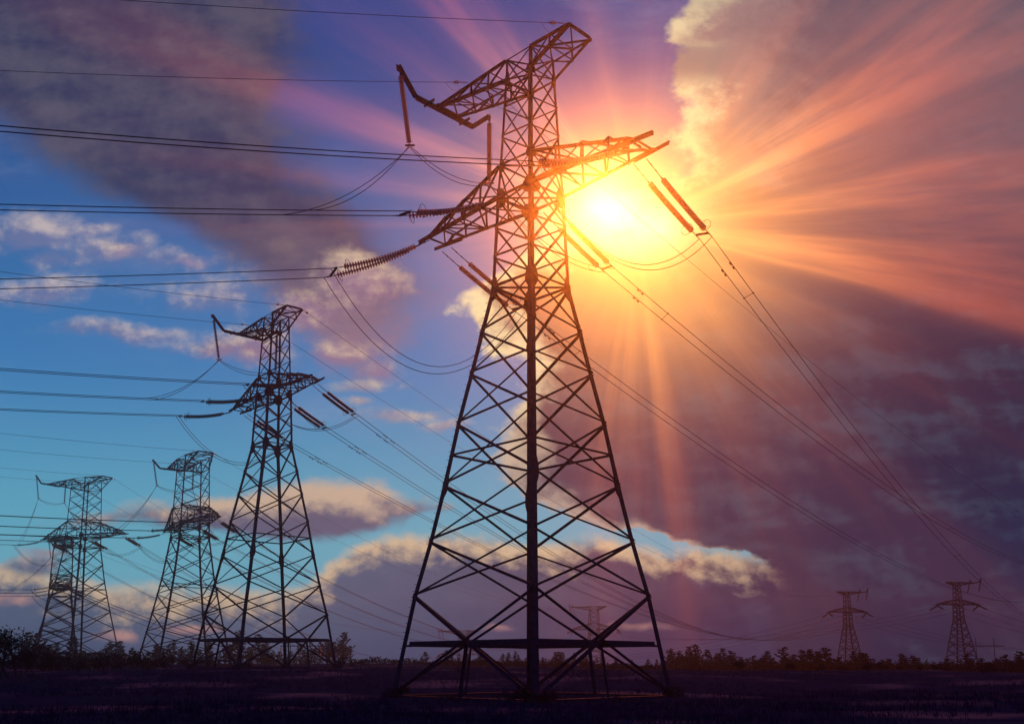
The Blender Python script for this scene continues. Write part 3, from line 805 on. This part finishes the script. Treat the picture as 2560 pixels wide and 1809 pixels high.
# ---- distant pylons: short strings and a few wires beyond
def far_dress(key, T, word):
    pose = POSE[key]; z = T['arm_lo'] - .2
    for u, nm in ((T['uA'], 'one arm tip'), (-T['uA'], 'other arm tip')):
        for s in (-1, 1):
            a = l2w(pose, u, 0, z); b = a + (l2w(pose, u + .6 * (1 if u > 0 else -1), s * 5.5, z - 1.9) - l2w(pose, u, 0, z))
            ins_string('insulator_string', 'tiny string slanting %s from the %s arm tip of the %s' % ('left' if b.x < a.x else 'right', 'left' if a.x < pose[0] else 'right', word), 'insulator', 'tiny strings on the distant pylons', [(a, b)], .1, .3, .3, 0, 1, False, 2.0)
    for w0 in (-4.1, 4.5):
        a = l2w(pose, -T['brk'], w0, T['zb'] + 1.3); b = l2w(pose, -T['brk'] + 1.5, w0, T['zb'] - 4.4)
        ins_string('insulator_string', 'tiny %s hanging string under the top arm of the %s' % ('left' if (w0 < 0) == (math.cos(pose[2] + math.pi / 4) > 0) else 'right', word), 'insulator', 'tiny strings on the distant pylons', [(a, b)], 0, .3, .3, 0, 1, False, 1.8)
far_dress('mid_a', TYPE2, 'tiny horizon pylon'); far_dress('mid_b', TYPE2, 'small horizon pylon')
far_dress('far_a', TYPE1, 'left distant pylon'); far_dress('far_b', TYPE1, 'right distant pylon')
for src, dst, sag in (('mid_b', 'far_b', 9), ('mid_a', 'far_a', 10)):
    TS, TD = TYPE2, TYPE1
    for n, u in enumerate((1, 0, -1)):
        cable('conductor', 'faint wire sagging into the %s distant pylon, %s of three' % ('right' if dst == 'far_b' else 'left', ('nearest', 'middle', 'farthest')[n]), 'power line',
              span_to(l2w(POSE[src], TS['uA'] * u, 0, TS['arm_lo'] - .8), l2w(POSE[dst], -TD['uA'] * u, 0, TD['arm_lo'] - .8), sag), .06, 'faint far conductors')
for src in ('far_a', 'far_b'):
    for n, u in enumerate((1, 0, -1)):
        cable('conductor', 'faint wire dropping right beyond the %s distant pylon, %s of three' % ('left' if src == 'far_a' else 'right', ('nearest', 'middle', 'farthest')[n]), 'power line',
              span_free(l2w(POSE[src], TYPE1['uA'] * u, 0, 29.5), R(38), -.16, .00042, 210), .06, 'faint far conductors')

# ------------------------------------------------------------------ pole portals
def portal(px, py_top, py_bot, dist, spacing, hgt, label, double=False, th=1.0):
    r = ray(px, 1661); x = r[0] / r[1] * dist; zb = (1661 - py_bot) / FPX * dist
    root = empty('pole_portal', label, 'pole', (x, dist, zb), 0, 'wooden pole portals carrying a smaller line')
    H = hgt; h = spacing / 2
    for s in (-1, 1):
        for k in ((-.5, .5) if double else (0,)):
            m = MB(); m.tube([(s * h + k * 1.7, 0, -.8), (s * h + k * .5, 0, H * .5), (s * h + k * .3, 0, H)], [.2 * th, .17 * th, .12 * th], 8); m.build('pole', M['wood'], root)
    zc = H * .80
    m = MB(); m.box_bar((-h * 1.9, 0, zc), (h * 2.1, 0, zc), .3 * th, .3 * th); m.build('crossarm', M['wood'], root)
    for xx in (-h * 1.85, 0, h * 2.05):
        m = MB(); m.tube([(xx, 0, zc), (xx, 0, zc - 2.6)], .09 * th, 6)
        for q in range(9): m.lathe([(.02, .05), (.15 * th, 0), (.02, -.05)], 8, org=(xx, 0, zc - .5 - q * .2))
        m.build('insulator', M['glass'], root)
    for s in (-1, 1):
        m = MB(); m.tube([(s * h, 0, zc + 1.6), (s * h * .55, 0, zc)], .05 * th, 5); m.tube([(s * h, 0, zc + 1.6), (s * h * 1.45, 0, zc)], .05 * th, 5); m.build('brace', M['wood'], root)
    return root
portal(2466, 1594, 1694, 480, 8.8, 19.5, 'twin pole portal with a long crossarm beside the right distant pylon', False, 1.3)
portal(748, 1602, 1670, 260, 5.4, 7.4, 'low portal of paired poles seen between the legs of the second pylon', True, .8)
portal(838, 1612, 1668, 300, 4.6, 7.0, 'short pole portal just right of the foot of the second pylon', False, .9)

# ------------------------------------------------------------------ vegetation
def leafy(rs, n, vol, size, pine=False):
    m = MB()
    for _ in range(n):
        p = vol(rs); s = size * rs.uniform(.6, 1.4)
        a = Vector((rs.gauss(0, 1), rs.gauss(0, 1), rs.gauss(0, .6))).normalized(); b = a.cross(Vector((rs.gauss(0, 1), rs.gauss(0, 1), rs.gauss(0, 1)))).normalized()
        m.add([p - a * s, p + b * s * .45, p + a * s, p - b * s * .45], [(0, 1, 2, 3)])
    return m
def make_pine(rs, H, name='pine_tree'):
    root = empty(name, 'pine', 'tree'); t = MB(); lean = rs.uniform(-.04, .04) * H
    t.tube([(0, 0, -.5), (lean * .4, 0, H * .5), (lean, 0, H * .97)], [.05 * H * .5, .03 * H * .5, .004 * H], 6); 
    whorls = int(7 + H * .8); cm = MB()
    for k in range(whorls):
        q = (k + .5) / whorls; z = H * (.08 + .9 * q); Lb = H * .34 * (1 - q) ** .6 * rs.uniform(.6, 1.25) + .15
        nb = rs.randint(4, 6); a0 = rs.uniform(0, 6.3)
        for j in range(nb):
            if rs.random() < .12: continue
            a = a0 + 6.283 * j / nb + rs.uniform(-.3, .3); L = Lb * rs.uniform(.6, 1.2); rise = rs.uniform(.15, .6) * L
            base = Vector((lean * q, 0, z)); tip = base + Vector((math.cos(a) * L, math.sin(a) * L, rise))
            t.tube([base, tip], [.012 * H * .4, .004], 4)
            for c in range(7):
                p = base.lerp(tip, .25 + .8 * c / 6) + Vector((rs.gauss(0, .05), rs.gauss(0, .05), rs.gauss(0, .05))) * L
                for _ in range(2):
                    d = Vector((math.cos(a) + rs.gauss(0, .8), math.sin(a) + rs.gauss(0, .8), rs.uniform(.2, 1.4))).normalized() * H * .066 * rs.uniform(.6, 1.3)
                    s = d.cross(Vector((rs.gauss(0, 1), rs.gauss(0, 1), rs.gauss(0, 1)))).normalized() * H * .021
                    cm.add([p - d * .3, p + s, p + d, p - s], [(0, 1, 2, 3)])
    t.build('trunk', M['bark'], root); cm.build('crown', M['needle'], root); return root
def make_scrub(rs, H, W, dense, name='scrub_tree'):
    root = empty(name, 'scrub', 'tree'); t = MB(); cm = MB()
    def grow(p, d, L, r, lev):
        q = p + d * L; t.tube([p, (p + q) / 2 + Vector((rs.gauss(0, .04), rs.gauss(0, .04), 0)) * L, q], [r, r * .8, r * .55], 4)
        if lev == 0:
            for _ in range(dense):
                c = q + Vector((rs.gauss(0, 1), rs.gauss(0, 1), rs.gauss(0, .8))) * H * .055
                a = Vector((rs.gauss(0, 1), rs.gauss(0, 1), rs.gauss(0, 1))).normalized() * H * .022 * rs.uniform(.5, 1.5); b = a.cross(Vector((rs.gauss(0, 1), rs.gauss(0, 1), rs.gauss(0, 1)))).normalized() * H * .011
                cm.add([c - a, c + b, c + a, c - b], [(0, 1, 2, 3)])
            return
        for _ in range(rs.randint(3, 4)):
            nd = (d + Vector((rs.gauss(0, .55) * W, rs.gauss(0, .55) * W, rs.gauss(.1, .28)))).normalized()
            grow(q if rs.random() < .7 else p.lerp(q, .6), nd, L * rs.uniform(.6, .85), r * .55, lev - 1)
    for _ in range(rs.randint(2, 4)):
        grow(Vector((rs.gauss(0, .08) * H, rs.gauss(0, .08) * H, -.2)), Vector((rs.gauss(0, .3) * W, rs.gauss(0, .3) * W, 1)).normalized(), H * .30, H * .02, 3)
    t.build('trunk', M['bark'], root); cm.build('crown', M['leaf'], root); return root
rs = random.Random(11)
pines = [make_pine(rs, 5.0 + k * .4) for k in range(5)]
scrubs = [make_scrub(rs, 4.0, 1.0 + .25 * (k % 2), 9) for k in range(4)]
index_kids()
def plant(proto_list, px, dist, hgt, label, group, cat='tree', sink=.15, base=5.4):
    pr = rs.choice(proto_list)
    used = pr.get('used', 0)
    if used: o = copy_tree(pr)
    else: o = pr; pr['used'] = 1
    r = ray(px, 1661); k = dist / math.hypot(r[0], r[1]); x, y = r[0] * k, r[1] * k
    o.location = (x, y, ground_z(x, y) - sink); sc = hgt / base * rs.uniform(.85, 1.15)
    o.scale = (sc * rs.uniform(.85, 1.2), sc * rs.uniform(.85, 1.2), sc); o.rotation_euler = (0, 0, rs.uniform(0, 6.28))
    o['label'] = label; o['category'] = cat; o['group'] = group
    return o
G1 = 'pines in the distant treeline left of the big pylon'; G2 = 'pines on the ridge behind the big pylon'; G3 = 'pines of the dark wood at lower right'
# left treeline behind pylons two to five
for k in range(76):
    px = 60 + (880 - 60) * (k + rs.uniform(-.7, .7)) / 76
    plant(pines, px, rs.uniform(270, 320), rs.choice((3.4, 4.2, 5, 5.6, 7.5)), 'small dark pine in the ragged treeline behind the left pylons', G1)
for k in range(70):
    px = 1060 + (1700 - 1060) * (k + rs.uniform(-.9, .9)) / 70
    plant(pines, px, rs.uniform(205, 240), rs.choice((1.0, 1.3, 1.6, 2.0, 2.7)), 'low pine on the ridge seen behind the feet of the big pylon', G2)
for k in range(130):
    px = 1670 + (2600 - 1670) * (k + rs.uniform(-.9, .9)) / 130
    h = 4.6 if px < 1930 else 5.4
    plant(pines, px, rs.uniform(235, 262) if px < 1930 else rs.uniform(255, 300), h * rs.uniform(.75, 1.2), 'dark pine packed into the wood along the lower right horizon', G3)
for px, dd, h in ((15, 95, 5.6), (60, 120, 4.2), (110, 130, 3.2), (-30, 90, 6.0), (150, 150, 3.0), (200, 160, 2.6), (300, 170, 2.6), (420, 165, 2.2), (520, 150, 1.9), (855, 118, 2.0), (880, 150, 1.6), (615, 135, 1.5), (250, 140, 2.3), (360, 150, 2.2), (470, 155, 2.3), (80, 105, 3.0)):
    plant(scrubs, px, dd, h, {15: 'tall bare scrub tree at the left edge of the frame', 855: 'rounded bush beside the right foot of the second pylon'}.get(px, 'low leafless scrub bush at the feet of the left pylons'), {15: None, 855: None}.get(px, 'leafless scrub around the left pylons') or 'single bushes', 'bush', .1, 4.0)
for k in range(26):
    px = rs.uniform(900, 1700); plant(scrubs, px, rs.uniform(190, 270), rs.uniform(.9, 1.8), 'low dark bush on the heath beyond the big pylon', 'bushes dotted over the heath', 'bush', .1, 4.0)
for k in range(30):
    px = rs.uniform(1720, 2580); plant(scrubs, px, rs.uniform(130, 225), rs.uniform(.9, 2.2), 'dark bush on the rough ground in front of the right hand wood', 'bushes in front of the wood', 'bush', .1, 4.0)

for dx_, dy_, h in ((-8.0, -.6, 1.1), (-8.9, .4, .8), (-.5, -9.0, 1.3), (.7, -9.4, 1.0), (-1.4, -8.6, .8), (8.2, -.8, 1.2), (8.9, .3, .9), (0.3, -10.3, .7), (-4.5, -5.6, .6), (4.9, -5.0, .6)):
    x, y = PN[0] + dx_, PN[1] + dy_; rr2 = FPX * x / y
    o = plant(scrubs, 1280 + rr2, math.hypot(x, y), h, 'low weeds and scrub around the footings of the big pylon', 'weeds at the footings of the big pylon', 'bush', .08, 4.0)
# undergrowth below the treelines: one uncountable mass of twigs and leaves
um = MB(); ur = random.Random(5)
for (p0, p1, d0, d1, h0, h1, n_) in ((-120, 905, 240, 268, 1.2, 2.9, 5200), (880, 1720, 185, 232, .3, 1.3, 8500), (1660, 2700, 225, 285, 1.4, 4.0, 12000), (-150, 420, 130, 175, .8, 2.4, 3800)):
    for _ in range(n_ // 4):
        px = ur.uniform(p0, p1); r = ray(px, 1661); dd = ur.uniform(d0, d1); k = dd / math.hypot(r[0], r[1]); x, y = r[0] * k, r[1] * k
        hh = h0 + (h1 - h0) * max(0, min(1, .45 + .35 * math.sin(px * .021 + dd * .1) + .3 * math.sin(px * .073 + 1.7) + ur.gauss(0, .12)))
        gz = ground_z(x, y)
        for _ in range(4):
            c = Vector((x + ur.gauss(0, .5), y + ur.gauss(0, .5), gz + hh * ur.random() ** .8)); s_ = ur.uniform(.14, .34) * (1 if dd < 300 else 1.8)
            a = Vector((ur.gauss(0, 1), ur.gauss(0, 1), ur.gauss(0, 1.2))).normalized() * s_; b = a.cross(Vector((ur.gauss(0, 1), ur.gauss(0, 1), ur.gauss(0, 1)))).normalized() * s_ * .5
            um.add([c - a, c + b, c + a, c - b], [(0, 1, 2, 3)])
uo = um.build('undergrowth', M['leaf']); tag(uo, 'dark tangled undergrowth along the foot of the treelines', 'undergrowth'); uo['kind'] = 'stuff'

# dry grass on the near heath: one uncountable mass
rn = np.random.RandomState(3)
NT = 15000
d_ = 24 + 95 * rn.rand(NT) ** 1.5; az = np.radians(rn.uniform(-33, 33, NT)); gx = d_ * np.sin(az); gy = d_ * np.cos(az)
dens = np.sin(gx * .23 + 1) * np.cos(gy * .19) + np.sin(gx * .07 - gy * .11)
ok = dens + rn.normal(0, .6, NT) > -.5; gx, gy, d_ = gx[ok], gy[ok], d_[ok]
V_, F_ = [], []
for x, y, d in zip(gx, gy, d_):
    z = ground_z(x, y); nb = 4
    for _ in range(nb):
        a = rn.uniform(0, 6.28); h = rn.uniform(.12, .38) * (1.6 if rn.rand() < .04 else 1); ox, oy = rn.normal(0, .09, 2); wd = .012 + d * .00016; lx, ly = rn.normal(0, .35, 2) * h
        i = len(V_); V_ += [(x + ox - wd * math.cos(a), y + oy - wd * math.sin(a), z - .03), (x + ox + wd * math.cos(a), y + oy + wd * math.sin(a), z - .03), (x + ox + lx, y + oy + ly, z + h)]; F_.append((i, i + 1, i + 2))
me = bpy.data.meshes.new('grass'); me.from_pydata(V_, [], F_); me.materials.append(M['grass'])
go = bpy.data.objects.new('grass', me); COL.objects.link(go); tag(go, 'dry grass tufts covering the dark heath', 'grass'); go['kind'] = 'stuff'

# far wooded rise that closes the horizon
m = MB(); n = 120; a0, a1 = R(-70), R(70)
vs = []
for i in range(n + 1):
    a = a0 + (a1 - a0) * i / n; h = -1 + 2.5 * math.sin(i * .35) * math.sin(i * .11 + 1) + rn.uniform(0, 1.2)
    for rr_, zz in ((625, -30), (645, h), (660, h + 1), (676, -30)): vs.append((rr_ * math.sin(a), rr_ * math.cos(a), zz))
m.add(vs, [(i * 4 + k, i * 4 + k + 1, i * 4 + 5 + k, i * 4 + 4 + k) for i in range(n) for k in range(3)])
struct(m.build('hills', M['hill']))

# ------------------------------------------------------------------ haze, added to scatter the sun's glow over the pylon
m = MB(); s = 700.0; zb, zt = -38.0, 47.0
m.add([(-s, -s, zb), (s, -s, zb), (s, s, zb), (-s, s, zb), (-s, -s, zt), (s, -s, zt), (s, s, zt), (-s, s, zt)], [(0, 3, 2, 1), (4, 5, 6, 7), (0, 1, 5, 4), (1, 2, 6, 5), (2, 3, 7, 6), (3, 0, 4, 7)])
hm = bpy.data.materials.new('haze'); hm.use_nodes = True; ht = hm.node_tree
for nn in list(ht.nodes): ht.nodes.remove(nn)
pvn = ht.nodes.new('ShaderNodeVolumePrincipled'); pvn.inputs['Color'].default_value = (.95, .93, .95, 1); pvn.inputs['Density'].default_value = 0.00054; pvn.inputs['Anisotropy'].default_value = 0.972
ho = ht.nodes.new('ShaderNodeOutputMaterial'); ht.links.new(pvn.outputs[0], ho.inputs['Volume'])
hz = m.build('haze', hm); hz['kind'] = 'stuff'; hz['label'] = 'thin haze added to spread an orange glow around the sun'; hz['category'] = 'haze'
